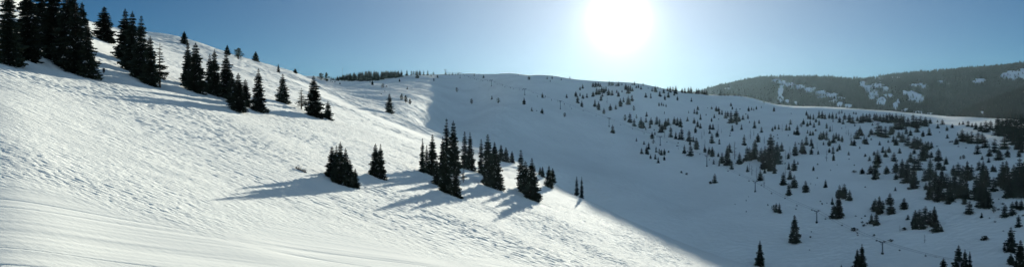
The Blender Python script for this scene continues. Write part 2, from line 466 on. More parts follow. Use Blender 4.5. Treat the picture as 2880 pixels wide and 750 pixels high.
def crown_mb(mb, rng, whorls, per, twigs, radius=0.19, base=0.05, power=0.8, droop=0.32, ragged=0.22, fleck=0.0, m=0, mf=1, gaps=0.06, top=1.0):
    """layers of drooping boughs, each a spine hung with needle sprays"""
    for w in range(whorls):
        f = (w + rng.uniform(-.35, .35)) / whorls
        f = min(max(f, 0.0), 0.985)
        z = base + (top - base) * f
        r = radius * ((1 - f) ** power) * (0.76 + 0.20 * math.sin(w * 1.7 + rng.random()) + 0.12 * math.sin(w * .45 + radius * 90))
        if f < 0.08: r *= 0.75 + 3 * f
        r = max(r, 0.012)
        k = max(3, int(round(per * (0.45 + 0.55 * (1 - f)))))
        off = rng.random() * 6.28
        for i in range(k):
            if rng.random() < gaps: continue
            a = off + 6.283 * i / k + rng.uniform(-.35, .35)
            L = r * rng.uniform(1 - ragged, 1 + ragged * 0.8)
            dx, dy = math.cos(a), math.sin(a); px, py = -dy, dx
            dr = droop * rng.uniform(0.6, 1.4) * (0.35 + 0.65 * (1 - f)) - 0.55 * max(0, f - 0.8) * 5 * 0.4
            def pt(s): return (dx * L * s, dy * L * s, z - dr * L * (s - 0.35 * s * s * s) * 1.25)
            nseg = max(2, twigs)
            wmax = L * (0.36 if twigs > 2 else .52) + 0.006
            for q in range(nseg):
                s0 = 0.12 + 0.88 * q / nseg; s1 = 0.12 + 0.88 * (q + 1.15) / nseg
                p0 = pt(s0); p1 = pt(min(s1, 1.06))
                wd = wmax * (1.05 - 0.75 * s0) * rng.uniform(.75, 1.25)
                mm = mf if (fleck and rng.random() < fleck) else m
                hang = wd * rng.uniform(0.35, 0.9)
                for sg in (-1, 1):
                    tip = (p1[0] + px * wd * sg, p1[1] + py * wd * sg, p1[2] - hang)
                    mid = (p0[0] + px * wd * .35 * sg, p0[1] + py * wd * .35 * sg, p0[2] - hang * .6)
                    mb.quad(p0, p1, tip, mid, mm)
                # a ragged fringe hanging under the bough
                if twigs > 2:
                    lo = (p0[0] * .96, p0[1] * .96, p0[2] - L * rng.uniform(.12, .3) - 0.006)
                    mb.tri(p0, p1, lo, m)
    # leader
    mb.tri((-.006, 0, top - .05), (.006, 0, top - .05), (0, 0, top + .015), m)
    mb.tri((0, -.006, top - .05), (0, .006, top - .05), (0, 0, top + .015), m)

def pine_mb(mb, rng, n, rx=0.30, z0=0.22, z1=1.0, m=0, leaf=0.05, lobes=9):
    cs = []
    for i in range(lobes):
        f = (i + 0.5) / lobes; zz = z0 + (z1 - z0) * f
        rr = rx * math.sin(math.pi * min(1, 0.22 + 0.78 * f)) ** 0.7
        a = i * 2.4; q = rr * rng.uniform(.2, .65)
        cs.append((math.cos(a) * q, math.sin(a) * q, zz - .04, rr * rng.uniform(.5, .75)))
    for i in range(n):
        cx, cy, cz, cr = cs[rng.randrange(len(cs))]
        a = rng.random() * 6.283; b = math.acos(rng.uniform(-1, 1)); q = cr * rng.random() ** 0.4
        x = cx + q * math.sin(b) * math.cos(a); y = cy + q * math.sin(b) * math.sin(a); z = cz + q * math.cos(b) * .8
        v = [np.array([rng.gauss(0, 1), rng.gauss(0, 1), rng.gauss(0, 1)]) for _ in range(2)]
        v = [w / np.linalg.norm(w) * leaf * rng.uniform(.6, 1.3) for w in v]
        c = np.array([x, y, z])
        mb.tri(tuple(c - v[0] * .6), tuple(c + v[0] * .6), tuple(c + v[1]), m)

def bare_mb(mb, rng, n=46, h=1.0, r=.16, m=0):
    for i in range(n):
        z = rng.uniform(.18, .97) * h; a = rng.random() * 6.283
        L = r * (1.08 - z / h) * rng.uniform(.5, 1.25) + .02
        e = (math.cos(a) * L, math.sin(a) * L, z + L * rng.uniform(-.35, .25))
        mb.tube((0, 0, z), e, .006, .0025, 3, m)
        for s in (.5, .8):
            b = a + rng.choice((-.8, .8)); l2 = L * .4
            q = (e[0] * s, e[1] * s, z + (e[2] - z) * s)
            mb.tube(q, (q[0] + math.cos(b) * l2, q[1] + math.sin(b) * l2, q[2] + l2 * rng.uniform(-.3, .3)), .004, .002, 3, m)

class Kind: pass
def make_kind(name, seed, hi, kind):
    """returns (trunk mesh, crown mesh, joined low mesh)"""
    rng = random.Random(seed); K = Kind(); K.name = name
    T = MB(); C_ = MB()
    if kind == 'spruce':
        p = dict(radius=rng.uniform(.20, .24), power=rng.uniform(.5, .66), droop=rng.uniform(.3, .5), base=rng.uniform(.02, .05))
        if hi:
            trunk_mb(T, rng); crown_mb(C_, rng, 60, 15, 5, fleck=.02, ragged=.22, **p)
        else:
            trunk_mb(T, rng, n=4); crown_mb(C_, rng, 26, 14, 2, ragged=.26, gaps=.02, **p)
        mats = [M_BARK], [M_NEEDLE, M_FLECK]
    elif kind == 'narrow':
        p = dict(radius=rng.uniform(.12, .14), power=.45, droop=.5, base=.03, gaps=.12)
        if hi:
            trunk_mb(T, rng); crown_mb(C_, rng, 62, 12, 4, fleck=.015, ragged=.28, **p)
        else:
            trunk_mb(T, rng, n=4); crown_mb(C_, rng, 17, 6, 2, ragged=.35, **p)
        mats = [M_BARK], [M_NEEDLE2, M_FLECK]
    elif kind == 'sparse':
        trunk_mb(T, rng, r=.02); crown_mb(C_, rng, 22 if hi else 11, 7, 4 if hi else 2, radius=.2, power=.6, droop=.15, base=.2, gaps=.3, ragged=.45)
        mats = [M_BARK], [M_PINE, M_FLECK]
    elif kind == 'pine':
        trunk_mb(T, rng, h=.8, r=.035); pine_mb(C_, rng, 2600 if hi else 260, rx=rng.uniform(.30, .36), z0=rng.uniform(.12, .3), leaf=.035 if hi else .085)
        mats = [M_BARK], [M_PINE]
    elif kind == 'bushy':
        trunk_mb(T, rng, r=.03, n=4); crown_mb(C_, rng, 40 if hi else 20, 12 if hi else 9, 4 if hi else 2, radius=.29, power=.5, droop=.45, base=.02, ragged=.3)
        mats = [M_BARK], [M_NEEDLE2, M_FLECK]
    elif kind == 'bare':
        trunk_mb(T, rng, r=.02, n=5); bare_mb(C_, rng, 60 if hi else 34)
        mats = [M_DEAD], [M_DEAD]
    elif kind == 'shrub':
        for i in range(9):
            a = rng.random() * 6.28; T.tube((0, 0, -.1), (math.cos(a) * .35, math.sin(a) * .35, rng.uniform(.4, .9)), .03, .01, 3)
        pine_mb(C_, rng, 240, rx=.55, z0=.1, z1=1.0, leaf=.16, lobes=5)
        mats = [M_BARK], [M_NEEDLE2]
    if hi:
        K.trunk = T.mesh(name + '_trunk', mats[0]); K.crown = C_.mesh(name + '_crown', mats[1])
    J = MB(); J.V = list(C_.V); J.F = list(C_.F); J.M = list(C_.M)
    k = len(J.V); J.V += T.V; J.F += [tuple(i + k for i in f) for f in T.F]; J.M += [2 if len(mats[1]) > 1 else 1] * len(T.F)
    K.raw = J; K.mats = mats[1] + mats[0]
    if not hi: K.one = J.mesh(name, K.mats)
    return K
HI = {'spruce': [make_kind('spruce_tree', s, True, 'spruce') for s in (1, 2, 3, 4, 5, 6)],
      'narrow': [make_kind('fir_tree', s, True, 'narrow') for s in (11, 12, 13)],
      'sparse': [make_kind('sparse_pine', s, True, 'sparse') for s in (21, 22)],
      'pine': [make_kind('pine_tree', s, True, 'pine') for s in (31, 32)],
      'bushy': [make_kind('bushy_spruce', 41, True, 'bushy')],
      'bare': [make_kind('dead_tree', s, True, 'bare') for s in (51,)]}
LO = {'spruce': [make_kind('spruce_tree', s, False, 'spruce') for s in range(101, 109)],
      'narrow': [make_kind('fir_tree', s, False, 'narrow') for s in (111, 112, 113)],
      'pine': [make_kind('pine_tree', s, False, 'pine') for s in (131, 132, 133, 134)],
      'bushy': [make_kind('bushy_spruce', s, False, 'bushy') for s in (141, 142, 143)],
      'bare': [make_kind('dead_tree', s, False, 'bare') for s in (151, 152, 153)],
      'shrub': [make_kind('shrub', s, False, 'shrub') for s in (161, 162, 163)]}
CATS = {'spruce': 'spruce tree', 'narrow': 'fir tree', 'sparse': 'pine tree', 'pine': 'pine tree', 'bushy': 'bushy spruce', 'bare': 'dead tree', 'shrub': 'shrub'}
NAMES = {'spruce': 'spruce_tree', 'narrow': 'fir_tree', 'sparse': 'sparse_pine', 'pine': 'pine_tree', 'bushy': 'bushy_spruce', 'bare': 'dead_tree', 'shrub': 'shrub'}
WIDTH = {'spruce': .38, 'narrow': .24, 'sparse': .38, 'pine': .66, 'bushy': .60, 'bare': .30, 'shrub': 1.1}

rngT = random.Random(77)
def place_hi(u, vb, h_px, kind, label, group, w_px=None, var=None, pos=None):
    x, y, z = hit(u, vb) if pos is None else pos
    h = h_px / F * y
    K = HI[kind][rngT.randrange(len(HI[kind])) if var is None else var % len(HI[kind])]
    sx = h if w_px is None else (w_px * 1.12 / F * y) / WIDTH[kind]
    e = link(D.objects.new(NAMES[kind], None)); e.empty_display_size = 1.0
    e.location = (x, y, z - 0.012 * h - 0.1); e.rotation_euler = (0, 0, rngT.random() * 6.283); e.scale = (sx, sx, h)
    tag(e, label, CATS[kind], group)
    link(D.objects.new('trunk', K.trunk), e); link(D.objects.new('crown', K.crown), e)
    return e
# ------------------------------------------------------------------ trees on the sunlit near slope, one by one
GA = 'tall trees in the shaded stand at the upper left corner'
GB = 'trees of the big dark clump left of the ridge'
GC = 'trees of the row down the upper slope'
GD = 'small trees on the hill skyline'
GE = 'lone trees scattered down the lit slope'
GF = 'trees of the lower left clump'
GM = 'trees of the middle clump on the spur'
GN = 'trees of the second clump on the spur'
GP = 'trees near the spur crest'
NEAR_TREES = [
 # u, v_base, height px, kind, width px, label, group
 (22, 180, 225, 'spruce', 84, 'dark spruce cut by the left photo edge, lowest boughs on sunlit snow', GA),
 (78, 168, 240, 'spruce', 70, 'near black spruce second from the left edge, its top beyond the frame', GA),
 (116, 135, 200, 'spruce', 60, 'spruce standing deepest in the upper left stand, third from the left edge', GA),
 (150, 168, 235, 'spruce', 78, 'broad black spruce in the middle of the upper left stand above the snow gap', GA),
 (186, 190, 225, 'spruce', 74, 'tall spruce just left of the lowest one in the upper left stand', GA),
 (212, 205, 212, 'spruce', 72, 'spruce with its tip just touching the top edge, right side of the stand', GA),
 (246, 217, 160, 'spruce', 62, 'lowest and rightmost spruce of the upper left stand, hem on bright snow', GA),
 (231, 95, 92, 'spruce', 36, 'slim spruce peeking out behind the right side of the upper left stand', GA),
 (200, 100, 150, 'spruce', 50, 'half hidden spruce whose tip stands against the sky behind the stand', GA),
 (293, 115, 98, 'spruce', 56, 'lone ragged spruce on the skyline between the two big left stands', GE),
 (352, 172, 150, 'spruce', 56, 'leftmost spruce of the big dark clump, tip high against the sky', GB),
 (372, 200, 172, 'spruce', 54, 'spruce with the tallest foliage in the middle of the big dark clump', GB),
 (397, 222, 182, 'spruce', 64, 'widest spruce of the big dark clump with its peak right of the gap', GB),
 (422, 238, 140, 'spruce', 50, 'black spruce on the lower right of the big dark clump', GB),
 (450, 245, 126, 'sparse', 46, 'thin openwork spruce standing rightmost in the big dark clump', GB),
 (518, 124, 37, 'spruce', 22, 'small dark tree on the skyline above the left end of the row', GD),
 (528, 240, 124, 'spruce', 36, 'narrow spruce at the left end of the row, ragged on its left side', GC),
 (550, 257, 140, 'spruce', 56, 'thick tall spruce second in the row down the upper slope', GC),
 (590, 262, 112, 'spruce', 38, 'spruce on the left of the twin peaked second clump in the row', GC),
 (603, 268, 132, 'spruce', 40, 'tallest spruce of the second clump in the row', GC),
 (636, 276, 130, 'spruce', 54, 'leaning looking spruce on the right of the second clump in the row', GC),
 (652, 290, 86, 'spruce', 34, 'short spruce on the left of the lowest clump in the row', GC),
 (670, 311, 108, 'spruce', 48, 'dark spruce in front of the lowest clump in the row', GC),
 (690, 297, 76, 'spruce', 36, 'short spruce on the right of the lowest clump in the row', GC),
 (727, 312, 122, 'spruce', 46, 'lone full pointed spruce just right of the row, drooping boughs', GE),
 (639, 154, 28, 'spruce', 17, 'small narrow tree on the skyline, left of the round one', GD),
 (670, 166, 33, 'pine', 27, 'small round headed tree on the skyline with a bare trunk', GD),
 (719, 173, 29, 'spruce', 20, 'small dark tree on the skyline right of the round one', GD),
 (783, 204, 25, 'narrow', 9, 'very thin little tree just below the skyline', GD),
 (830, 201, 14, 'spruce', 12, 'tiny tree tip poking over the hill skyline near its right end', GD),
 (795, 289, 83, 'spruce', 42, 'lone ragged spruce leaning left above the pale gully', GE),
 (848, 308, 62, 'sparse', 34, 'thin crooked pine with gaps, left partner of the tall spruce', GE),
 (882, 328, 118, 'spruce', 54, 'tall spruce beside a thin crooked pine on the slope edge', GE),
 (922, 336, 54, 'bushy', 32, 'squat ragged young spruce right of the tall pair', GE),
 (903, 225, 21, 'pine', 17, 'left of two round dark trees where the hill meets the bowl rim', GD),
 (918, 229, 27, 'pine', 18, 'right of two round dark trees where the hill meets the bowl rim', GD),
 (1095, 319, 56, 'narrow', 27, 'lone thick twin topped spruce beside the smooth run, long shadow to its left', GE),
 (1130, 281, 19, 'pine', 11, 'leftmost of three little trees above the smooth run', GE),
 (1141, 289, 23, 'pine', 12, 'middle of three little trees above the smooth run', GE),
 (1153, 293, 17, 'pine', 10, 'rightmost and lowest of three little trees above the smooth run', GE),
 (926, 491, 34, 'spruce', 20, 'short spruce at the left foot of the lower left clump', GF),
 (934, 502, 94, 'spruce', 38, 'left spruce of the lower left clump with a blunt top', GF),
 (946, 512, 106, 'spruce', 36, 'second spruce of the lower left clump below the blunt top', GF),
 (957, 518, 124, 'spruce', 38, 'tallest spruce of the lower left clump', GF),
 (972, 521, 108, 'spruce', 38, 'spruce right of the tallest in the lower left clump', GF),
 (984, 525, 80, 'spruce', 32, 'spruce on the falling right side of the lower left clump', GF),
 (999, 528, 56, 'spruce', 26, 'lowest rightmost spruce of the lower left clump', GF),
 (1056, 498, 97, 'spruce', 36, 'left half of the lone double topped spruce right of the lower left clump', GE),
 (1070, 504, 102, 'spruce', 36, 'right half of the lone double topped spruce right of the lower left clump', GE),
 (1188, 485, 99, 'narrow', 19, 'slim spruce at the left end of the middle clump', GM),
 (1200, 486, 80, 'narrow', 18, 'short slim spruce second from the left in the middle clump', GM),
 (1216, 493, 118, 'spruce', 34, 'pointed spruce left of the tallest pair in the middle clump', GM),
 (1256, 474, 144, 'narrow', 30, 'left of the tallest pair in the middle clump', GM),
 (1275, 487, 152, 'spruce', 40, 'right of the tallest pair in the middle clump', GM),
 (1245, 500, 120, 'spruce', 34, 'spruce in front of the tallest pair of the middle clump', GM),
 (1229, 520, 74, 'spruce', 26, 'short brownish spruce on the front left of the middle clump', GM),
 (1254, 541, 114, 'spruce', 44, 'brownish spruce at the very front of the middle clump', GM),
 (1281, 553, 84, 'spruce', 34, 'lowest spruce of the middle clump at its right foot', GM),
 (1288, 462, 66, 'bare', 20, 'thin grey bare tree behind the middle clump', GM),
 (1307, 474, 107, 'narrow', 27, 'left of the paired slim spruces right of the middle clump', GP),
 (1322, 478, 110, 'spruce', 30, 'right of the paired slim spruces right of the middle clump', GP),
 (1303, 511, 40, 'sparse', 18, 'small thin tree below the paired slim spruces', GP),
 (1353, 488, 100, 'narrow', 22, 'left spruce of the second clump on the spur', GN),
 (1372, 498, 124, 'spruce', 38, 'tallest spruce of the second clump on the spur', GN),
 (1391, 468, 72, 'spruce', 26, 'shorter spruce behind the right side of the second clump', GN),
 (1372, 523, 98, 'spruce', 34, 'spruce at the front left of the second clump', GN),
 (1397, 530, 113, 'spruce', 44, 'spruce at the front right of the second clump with spreading lower boughs', GN),
 (1409, 452, 48, 'spruce', 20, 'left of two stubby dark trees on the crest behind the second clump', GP),
 (1423, 455, 43, 'spruce', 22, 'right of two stubby dark trees on the crest behind the second clump', GP),
 (1440, 456, 33, 'spruce', 15, 'small lone tree on the crest just right of the second clump', GP),
 (1465, 530, 112, 'narrow', 28, 'slim spruce on the left of the clump with the wide shadow', GP),
 (1478, 545, 96, 'spruce', 38, 'middle spruce of the clump with the wide shadow', GP),
 (1496, 560, 119, 'spruce', 52, 'big spruce on the right of the clump with the wide shadow', GP),
 (1519, 490, 23, 'spruce', 10, 'left of two tiny trees on the crest past the big spruce', GP),
 (1526, 496, 30, 'spruce', 12, 'right of two tiny trees on the crest past the big spruce', GP),
 (1554, 511, 40, 'spruce', 20, 'dark tree behind the lone lit spruce near the crest', GP),
 (1544, 526, 63, 'spruce', 26, 'lone spruce near the crest with a short blue shadow', GP),
 (1622, 548, 54, 'narrow', 13, 'left of the last two slim trees at the shadow edge', GP),
 (1636, 556, 61, 'narrow', 12, 'right of the last two slim trees at the shadow edge', GP),
]
for i, (u, v, h, kd, w, lab, grp) in enumerate(NEAR_TREES):
    place_hi(u, v, h, kd, lab, grp, w, i)

# ------------------------------------------------------------------ trees in the shaded bowl
ZC = [  # crop origin u, v, scale, list of (x, top, base[, kind letter])
(1600, 200, 3.353, '228,98,150 253,95,150 277,100,145 295,110,150 262,150,220 285,155,220 310,140,200 330,145,205 350,138,190 380,85,140 400,92,140w 415,90,135 445,115,145 468,92,140 500,110,135 537,112,175 560,125,210 580,130,190 600,148,188 597,105,132 617,90,132 655,120,160 635,130,160 680,138,172 700,108,140r 747,148,165 785,150,190w 815,125,195 838,135,165 866,150,168 130,115,165 105,140,180 65,185,240 82,220,300 105,200,235 132,212,260 170,203,250 228,185,240 122,270,335 375,160,225 407,175,230w 303,220,280 317,200,240 360,235,310b 245,258,335 280,278,362 330,340,400 391,305,370 442,310,360 452,170,205 467,185,240 501,175,200 485,250,330 515,240,290w 560,225,315 595,215,280w 612,325,375r 530,405,470r 575,383,485 615,440,518w 638,408,450r 680,425,535 705,465,535 725,520,553 733,378,430 727,425,480w 775,428,500 765,475,535w 830,415,500w 855,440,520w 860,490,580w 725,200,250 772,205,255w 858,183,238w 895,155,210 905,220,270 932,140,190 850,290,328 875,288,325 893,302,330 916,306,338 901,375,405 785,565,635 811,565,600 805,545,560s 637,622,660 708,650,690 412,497,585 937,432,510w 905,470,550 960,510,620w'),
(1850, 200, 3.353, '57,155,208 92,140,200 118,137,200 143,135,190 170,130,215 155,180,230w 100,185,250 70,222,270w 18,182,238w 185,228,275 229,155,205 255,150,208 290,145,210 313,140,213 340,163,215n 366,152,218 385,158,218 420,168,220 440,175,225 460,170,227 588,165,225w 630,193,225 664,200,228 727,197,235 757,205,237 787,213,240 317,243,288 377,318,365 345,350,405w 370,355,410 291,368,398 403,392,457 280,425,475 508,323,360 533,400,442 507,432,475 552,320,382 575,328,385 605,357,412 580,365,410 640,370,445w 660,368,430 690,360,490 740,343,475 745,440,505 770,420,475 690,287,330 703,325,360 857,327,378 885,332,365 905,343,372w 930,322,360 976,323,346 803,405,458 850,397,448 865,463,490 702,498,565w 790,490,553 912,455,540 955,447,495 978,517,580 155,422,500 185,428,512 215,432,525 105,430,500w 75,440,520 10,425,560 40,480,580 120,510,640w 170,560,640 225,525,645w 295,540,660 343,432,495 376,450,525 402,482,538 355,510,580 437,540,610b 415,565,640b 493,485,545 520,487,550 490,540,590 570,490,580b 600,535,585b 560,550,620 510,580,680w 580,630,690w 815,590,700w 875,540,640b 905,540,610b 945,578,670 456,404,420s 471,341,352s 574,447,460s 775,352,364s 830,398,410s 685,579,590s 679,600,613s'),
(1720, 300, 3.353, '233,288,325 307,315,362 283,380,445 330,360,445 350,325,400 345,400,450 368,440,492 395,308,350r 420,370,430w 412,435,495 450,393,450r 440,465,530 470,395,455 498,387,450 497,452,505 537,410,432s 380,230,298 408,228,265 403,210,222s 630,373,403n 687,350,440 730,203,310 740,300,360 745,350,465w 770,270,330 800,285,400 610,220,290 640,235,310w 672,215,300 555,175,300w 500,180,290b 963,490,540w 875,205,265 850,230,300b 880,300,390b 880,360,430 920,370,450 950,370,470 900,420,500b 940,240,380w 920,200,260 960,170,220 930,150,200 1000,170,280 657,603,627s 708,620,642s 627,330,344s 615,361,373s'),
(1980, 280, 3.353, '265,232,295w 355,225,283 477,187,270 518,180,228 543,250,310 430,197,222 660,60,112 645,250,295 670,228,280 705,225,280 738,222,298b 778,222,290 805,230,290 815,180,235w 830,172,220b 850,280,328 880,228,335 917,215,262r 938,172,235 975,200,255 380,320,420w 440,275,390 470,270,340b 570,335,415b 510,310,450 150,365,470w 240,400,500 290,405,560b 405,430,575w 480,390,555w 430,440,570 335,485,605 540,440,580 630,343,600w 575,425,560 690,415,600w 560,500,650 640,480,670 600,520,650 733,393,485 860,385,525 925,360,500 965,330,430 810,430,540b 795,490,555 770,470,560b 850,555,670 800,580,660 885,575,610 90,562,605 142,575,625 170,490,600 260,560,655w 220,450,620 45,430,560 20,400,500 80,440,540 135,490,540 430,585,680b 410,610,680 70,480,540 765,590,605s 656,338,353s 692,324,337s 698,358,370s 794,328,340s 822,126,137s 894,405,420s 370,570,590s'),
(1940, 400, 3.353, '545,205,275 565,185,280 585,205,310b 630,230,340b 665,250,360 700,300,420b 707,230,290 235,285,383w 195,362,388s 225,160,205r 276,175,222 395,170,255b 800,215,295 720,210,290 882,268,403 935,368,500 936,180,290 900,215,310b 945,250,350 980,155,330 985,300,430 845,560,660 815,565,655w 790,585,640r 735,576,592s 554,506,516s 531,538,549s 427,576,585s 533,643,655s'),
(2080, 550, 3.355, '520,205,435 192,442,655 875,5,80 890,60,210 935,5,210 1112,528,700 1155,490,710 960,640,680 1078,295,332s 1245,160,260 1290,150,272 1280,15,140w 62,140,152s 265,74,92s 532,116,128s 677,331,345s 669,376,394s 661,502,513s 1097,182,193s 1157,235,252s 1172,264,283s 1204,244,262s 1184,177,194s 1153,205,216s 1270,358,377s 1112,340,352s 778,62,78s 824,60,72s 762,42,54s'),
(2240, 280, 3.353, '95,100,150 65,172,232 45,215,262 110,130,180 130,130,185 160,130,190w 185,170,215 213,95,175 243,100,180 270,120,185 310,118,180 340,113,185 375,120,180w 345,185,215r 403,103,140r 428,90,127 455,115,190 500,125,215 530,150,225w 407,150,215 440,180,232 540,110,133 562,110,140 575,150,205 605,145,220 628,122,210 660,120,210 690,120,215w 717,215,243 735,120,190 755,120,200 790,130,205 820,130,215 850,120,210 880,120,220w 905,130,205 940,120,220 970,140,280w 990,130,240 105,200,250 130,185,240 165,210,265w 213,180,240 285,210,270 340,230,300b 317,240,300 183,275,298s 105,280,320 130,285,340 155,290,340 85,335,420 100,345,430 45,370,490b 70,410,510 230,295,380w 255,290,370 285,285,380w 215,315,370 310,360,440 350,310,410 140,355,440 155,400,460 195,395,470b 205,470,515 255,390,430 140,440,515 285,465,580b 345,430,510w 350,500,575 310,450,500 375,300,370 400,310,390w 430,330,400 405,410,475 385,445,490 465,230,270b 490,270,340b 470,280,330b 515,300,400b 545,365,435 520,380,430 550,225,250 570,280,370w 600,240,330 615,280,340 640,340,415 660,350,420 597,435,460 493,480,520w 705,267,330 683,333,353s 705,360,385r 770,210,330w 800,240,350w 840,245,360w 885,235,330w 915,330,400 865,375,405 785,385,430 815,430,500w 840,460,540 873,435,500 732,482,525 765,465,600 690,525,575w 648,500,535 760,520,640w 920,490,580w 940,570,690 973,445,505 850,615,700 700,610,700 620,635,700 940,350,430 965,290,360 1000,300,400 160,618,670 12,575,610 200,598,613s 497,553,563s 545,606,620s 427,263,273s'),
(2240, 440, 3.194, '155,78,157 83,208,322 262,198,278 355,298,360n 388,245,370 412,240,360n 432,235,375 478,288,393 320,350,430 345,395,550 378,365,550 587,95,192 665,70,150 710,60,200w 735,0,80w 808,75,240w 895,140,205 890,35,140w 950,45,190w 995,50,230w 888,265,308 710,365,490w 745,375,515 775,385,470w 690,400,470 840,320,430 850,400,512 968,363,468 670,500,600 720,490,610 930,610,671b 970,630,660s 307,113,125s 366,68,77s 517,120,142s 518,68,82s 187,184,196s 128,235,245s 172,247,257s 617,264,274s'),
(2500, 300, 3.355, '459,120,145 505,113,170w 462,153,203 547,177,225 598,158,200 552,253,297w 380,185,270 322,218,282 665,138,170 700,130,168 748,125,185w 785,148,190 820,140,215 650,235,270 637,280,352 692,205,325 740,230,330 780,225,345w 870,140,230 915,125,240w 835,345,445w 840,225,350w 880,240,340w 910,280,390w 705,450,493r 675,457,493w 942,470,522 880,455,500w 980,540,608 1002,553,610 402,322,388 103,375,440 468,383,510 470,480,590 540,460,540 520,535,600 1228,410,470 1120,395,470 1040,385,500 1000,290,430w 1090,260,400w 950,380,465 165,190,255 203,205,270 265,170,240 180,260,370w 240,270,390 270,275,400 300,285,370w 345,320,420 370,315,400 320,360,510w 360,380,480 400,415,480 240,390,445 205,420,520 240,460,600w 280,470,600w 65,505,610 130,520,640w 170,525,680 45,425,520w 30,170,250 60,130,210 100,90,200 140,70,190w 180,90,180 230,60,190w 260,90,200 300,80,180w 345,90,185 390,100,160 1030,100,270w 1070,120,280w 1110,110,260w 1150,100,300w 1200,110,320w 1250,100,330w 960,120,220w 1200,330,400 1250,340,430w 1175,230,360w 1235,240,400w 1130,250,330w 455,365,377s 478,232,244s 576,322,336s 598,318,333s 727,378,391s 655,366,377s'),
(2500, 450, 3.355, '62,243,292 148,348,458 65,0,110w 70,110,180 120,15,180w 170,20,205 235,85,265w 340,70,195w 390,10,180w 350,205,280 385,200,365 440,110,290 470,180,380w 500,100,260 540,115,260w 520,280,370 580,190,380w 560,330,410 610,35,130 655,15,150w 700,40,170w 740,30,190 780,35,180w 620,140,300w 680,160,350w 730,200,360w 650,250,350 715,340,410 760,375,500w 850,0,90w 890,30,180w 920,80,250w 870,150,330w 830,170,370w 900,220,440w 940,290,450w 850,330,440w 990,150,290w 990,427,490r 875,487,540w 1095,410,535w 1165,380,510w 1205,370,450 1250,365,465 1225,510,628w 1075,45,240w 1110,40,260 1040,110,240w 1130,160,350w 1180,80,330w 1235,30,340w 1270,60,330w 345,425,560w 290,455,600w 430,460,620 390,465,600w 250,490,640w 320,500,645w 180,505,560w 230,520,600w 450,540,671w 495,610,671 105,610,660b 150,628,660s 948,537,549s 1003,570,584s 1037,360,370s 1075,400,418s 1035,452,468s'),
(2440, 560, 3.532, '1165,355,405s 1425,310,520w 1360,425,500w 1425,530,640 1520,450,720 1465,630,671r 755,570,720 905,490,720w 968,525,720 1015,545,720n 320,255,318b 568,340,430b 65,340,362s 233,392,418s 682,562,574s 1213,176,190s 1350,306,318s 1460,304,318s 1548,150,168s'),
(1240, 180, 3.355, '317,88,118r 403,98,132 150,218,265r 290,322,378r 481,292,335 542,315,372r 785,312,380 857,402,447w 955,410,470 958,265,318 985,290,312 1043,325,345w 1187,275,320 1168,455,500r 1278,250,320 1290,290,370 731,92,110w 832,98,150 1003,105,142 1050,110,145r 1032,145,168 1136,130,152 1146,112,135 1150,145,168 1217,112,142 47,70,102 110,70,102 118,80,104 138,76,104n 152,68,100 162,72,100 905,434,445s 912,300,310s 1232,414,424s 1165,374,384s'),
(860, 180, 4.193, '295,180,208 316,203,214s 343,195,218r 403,212,240 300,120,165 372,100,165 785,180,248 758,206,218s 892,225,285b 910,225,285r 950,254,268s 932,314,324s 890,345,358s 1197,258,298 1105,162,208 1192,62,140 1128,65,152 1245,73,135w 1270,80,130r 1315,63,165 1345,65,133 1300,70,130 1332,66,133 1390,60,118w 1438,58,122 1505,85,128 1478,112,150r 1553,118,162 1510,165,203r'),
]
LET = {'w': 'bushy', 'r': 'pine', 'b': 'bare', 'n': 'narrow', 's': 'shrub'}
FAR = []
for ou, ov, s, txt in ZC:
    for tok in txt.split():
        L = tok[-1] if tok[-1] in LET else ''
        x, a, b = (float(q) for q in tok.rstrip('wrbns').split(','))
        u = ou + x / s; vt = ov + a / s; vb = ov + b / s; h = vb - vt
        dup_ = False
        for q in FAR:
            if abs(q[0] - u) < 4.2 and abs(q[1] - vb) < 6.5 and (q[3] == 'shrub') == (L == 's'): dup_ = True; break
            if abs(q[0] - u) < 3.2 and abs((q[1] - q[2]) - vt) < 4: dup_ = True; break
        if dup_: continue
        FAR.append([u, vb, h, LET.get(L, 'spruce')])
TOWERS = [(1252, 210, 13), (1264, 211, 6), (1294, 220, 15), (1382, 243, 17), (1476, 268, 17), (1576, 307, 22), (1713, 356, 23), (1857, 409, 24), (1988, 468, 30), (2124, 539, 29), (2297, 625, 32), (2482, 713, 33)]
ORD = ['first', 'second', 'third', 'fourth', 'fifth', 'sixth', 'seventh', 'eighth', 'ninth', 'tenth', 'eleventh', 'twelfth', 'thirteenth', 'fourteenth', 'fifteenth', 'sixteenth', 'seventeenth', 'eighteenth', 'nineteenth', 'twentieth']
ANCH = [('the %s tower' % ORD[i], t[0], t[1]) for i, t in enumerate(TOWERS) if i > 1]
ANCH += [('the lone right conifer', 2761, 595), ('the lower right corner', 2843, 707), ('the right clearing pair', 2703, 447),
         ('the pointed upper spruce', 2613, 380), ('the widest lone spruce', 2493, 515), ('the many peaked clump', 2610, 645),
         ('the rim end', 2870, 345), ('the right edge', 2875, 500), ('the black centre clump', 2170, 455),
         ('the lone rim-strip tree', 2177, 313), ('the pointed rim tree', 2025, 267), ('the rim band start', 2268, 325),
         ('the ridge wood', 1050, 222), ('the sunward rim', 1580, 222)]
KW = {'spruce': 'spruce', 'bushy': 'bushy conifer', 'pine': 'round pine', 'bare': 'bare tree', 'narrow': 'slim fir', 'shrub': 'low dark shrub'}
def where(u, v):
    best = min(ANCH, key=lambda a: math.hypot(u - a[1], (v - a[2]) * 1.3))
    du, dv = u - best[1], v - best[2]
    if abs(du) < 14 and abs(dv) < 14: s = 'right at'
    elif abs(dv) < 0.45 * abs(du): s = 'right of' if du > 0 else 'left of'
    elif abs(du) < 0.45 * abs(dv): s = 'below' if dv > 0 else 'above'
    else: s = ('below ' if dv > 0 else 'above ') + ('and right of' if du > 0 else 'and left of')
    return s + ' ' + best[0]
cells = {}
